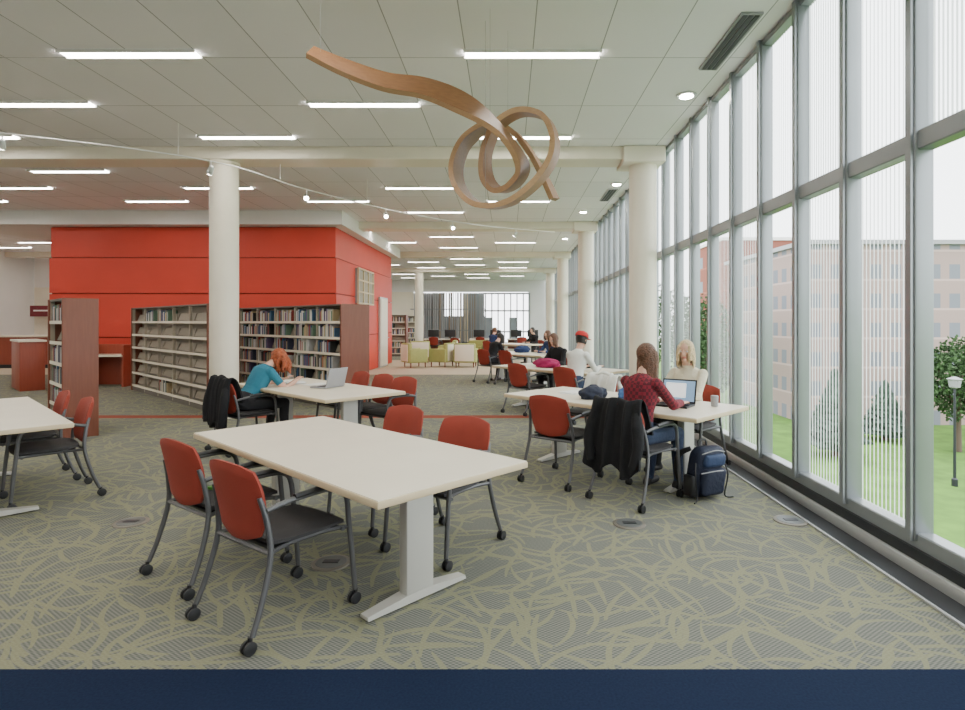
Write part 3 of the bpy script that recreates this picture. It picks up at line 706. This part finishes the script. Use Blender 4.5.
# ---------------------------------------------------------------- outside
quick('lawn',(60,40,-5.6),(160,220,.2),m_lawn)
b=MB(); b.box((0,0,0),(1.8,26,.04),m_path,rot=R(-32)); b.obj('footpath',(18.2,15,-5.48))
m_f1=facade_mat('pale_brick_facade',(.36,.27,.245),(.20,.21,.24),1.35,2.0,.55,.5); m_f2=facade_mat('red_brick_facade',(.26,.10,.075),(.22,.25,.28),3,3.4,.4,.45)
b=MB(); b.box((21,0,6.2),(42,14,12.4),m_f1); b.box((21,0,12.5),(42.6,14.6,.3),m_gry); b.obj('campus_building',(20.5,46,-5.5))
b=MB(); b.box((0,0,8.8),(11,10,17.6),m_f2); b.box((0,0,17.7),(11.4,10.4,.4),m_white); b.obj('brick_building',(33,78,-5.5))
b=MB(); b.rev((0,0,0),(0,0,1),[(0,.12),(.3,.12),(.35,.06),(4.2,.045)],m_aludark,12); b.rev((0,0,4.2),(0,0,1),[(0,.08),(.05,.2),(.35,.24),(.4,.3),(.5,.05)],m_gry,14); b.obj('street_lamp',(19.2,24.5,-5.5))
def tree(loc,h,r,conifer):
    b=MB(); b.rev((0,0,0),(0,0,1),[(0,.16),(h*.35,.12),(h*.7,.05)],m_bark,8); rg=random.Random(int(loc[0]*7+loc[1])); mt=m_pine if conifer else m_tree; k=b.mi(mt)
    if conifer:
        for i in range(9):
            t=bmesh.new(); bmesh.ops.create_icosphere(t,subdivisions=3,radius=1)
            c=Vector((0,0,h*(.18+.8*i/9))); s=r*(1.05-i/9); sz=h*.1
            for v in t.verts:
                d=v.co.copy(); v.co*=1+.55*noise.noise(d*5+c*3); v.co=Vector((v.co.x*s,v.co.y*s,v.co.z*sz))+c
            for f in t.faces: f.material_index=k
            me=bpy.data.meshes.new('t'); t.to_mesh(me); t.free(); b.bm.from_mesh(me); bpy.data.meshes.remove(me)
    else:   # crown of thousands of small leaf blades on a few limbs
        for i in range(6):
            a=i*1.05; b.tube([(0,0,h*.32),(r*.3*math.cos(a),r*.3*math.sin(a),h*.55),(r*.6*math.cos(a),r*.6*math.sin(a),h*.75)],[.07,.04,.02],m_bark,5)
        for i in range(3800):
            while True:
                q=Vector((rg.uniform(-1,1),rg.uniform(-1,1),rg.uniform(-1,1)))
                if q.length<1 and q.length>.35+.5*noise.noise(q*2.3+Vector((loc[0],0,0))): break
            q=q*(1+.35*noise.noise(q*2.1+Vector((0,loc[1],0))))
            c=Vector((q.x*r,q.y*r,h*.66+q.z*h*.36)); s=rg.uniform(.07,.14)*(r/2)**.3*1.2
            e1=Vector((rg.gauss(0,1),rg.gauss(0,1),rg.gauss(0,1))).normalized(); e2=e1.cross(Vector((rg.gauss(0,1),rg.gauss(0,1),rg.gauss(0,1)))).normalized()
            f=b.bm.faces.new([b.bm.verts.new(c+v) for v in (e1*s,e2*s*.6,-e1*s,-e2*s*.6)]); f.material_index=k
    return place(b.mesh('tree',80,fix=conifer),'pine_tree' if conifer else 'leafy_tree',(loc[0],loc[1],-5.5))
tree((17.2,30,0),4.6,1.3,True); tree((24.5,31,0),6,1.9,False); tree((15,44,0),9,2.6,False); tree((15,54,0),10,2.8,False); tree((12.5,36,0),7,1.9,False); tree((22.5,34,0),3.6,1.2,True); tree((29.5,34,0),5,1.6,False); tree((20.5,20.5,0),4.2,1.2,False)
# ---------------------------------------------------------------- world + camera
w=bpy.data.worlds.new('sky'); bpy.context.scene.world=w; w.use_nodes=True
bg=w.node_tree.nodes['Background']; bg.inputs[0].default_value=(.95,.97,1,1); bg.inputs[1].default_value=6.0
cam=bpy.data.cameras.new('camera'); co=bpy.data.objects.new('camera',cam); COL.objects.link(co)
co.location=(0,0,1.55); co.rotation_euler=(R(90),0,0); cam.lens=570/965*36; cam.sensor_width=36
cam.shift_x=-(508-482.5)/965; cam.shift_y=-(355-322)/965; cam.clip_end=500
bpy.context.scene.camera=co
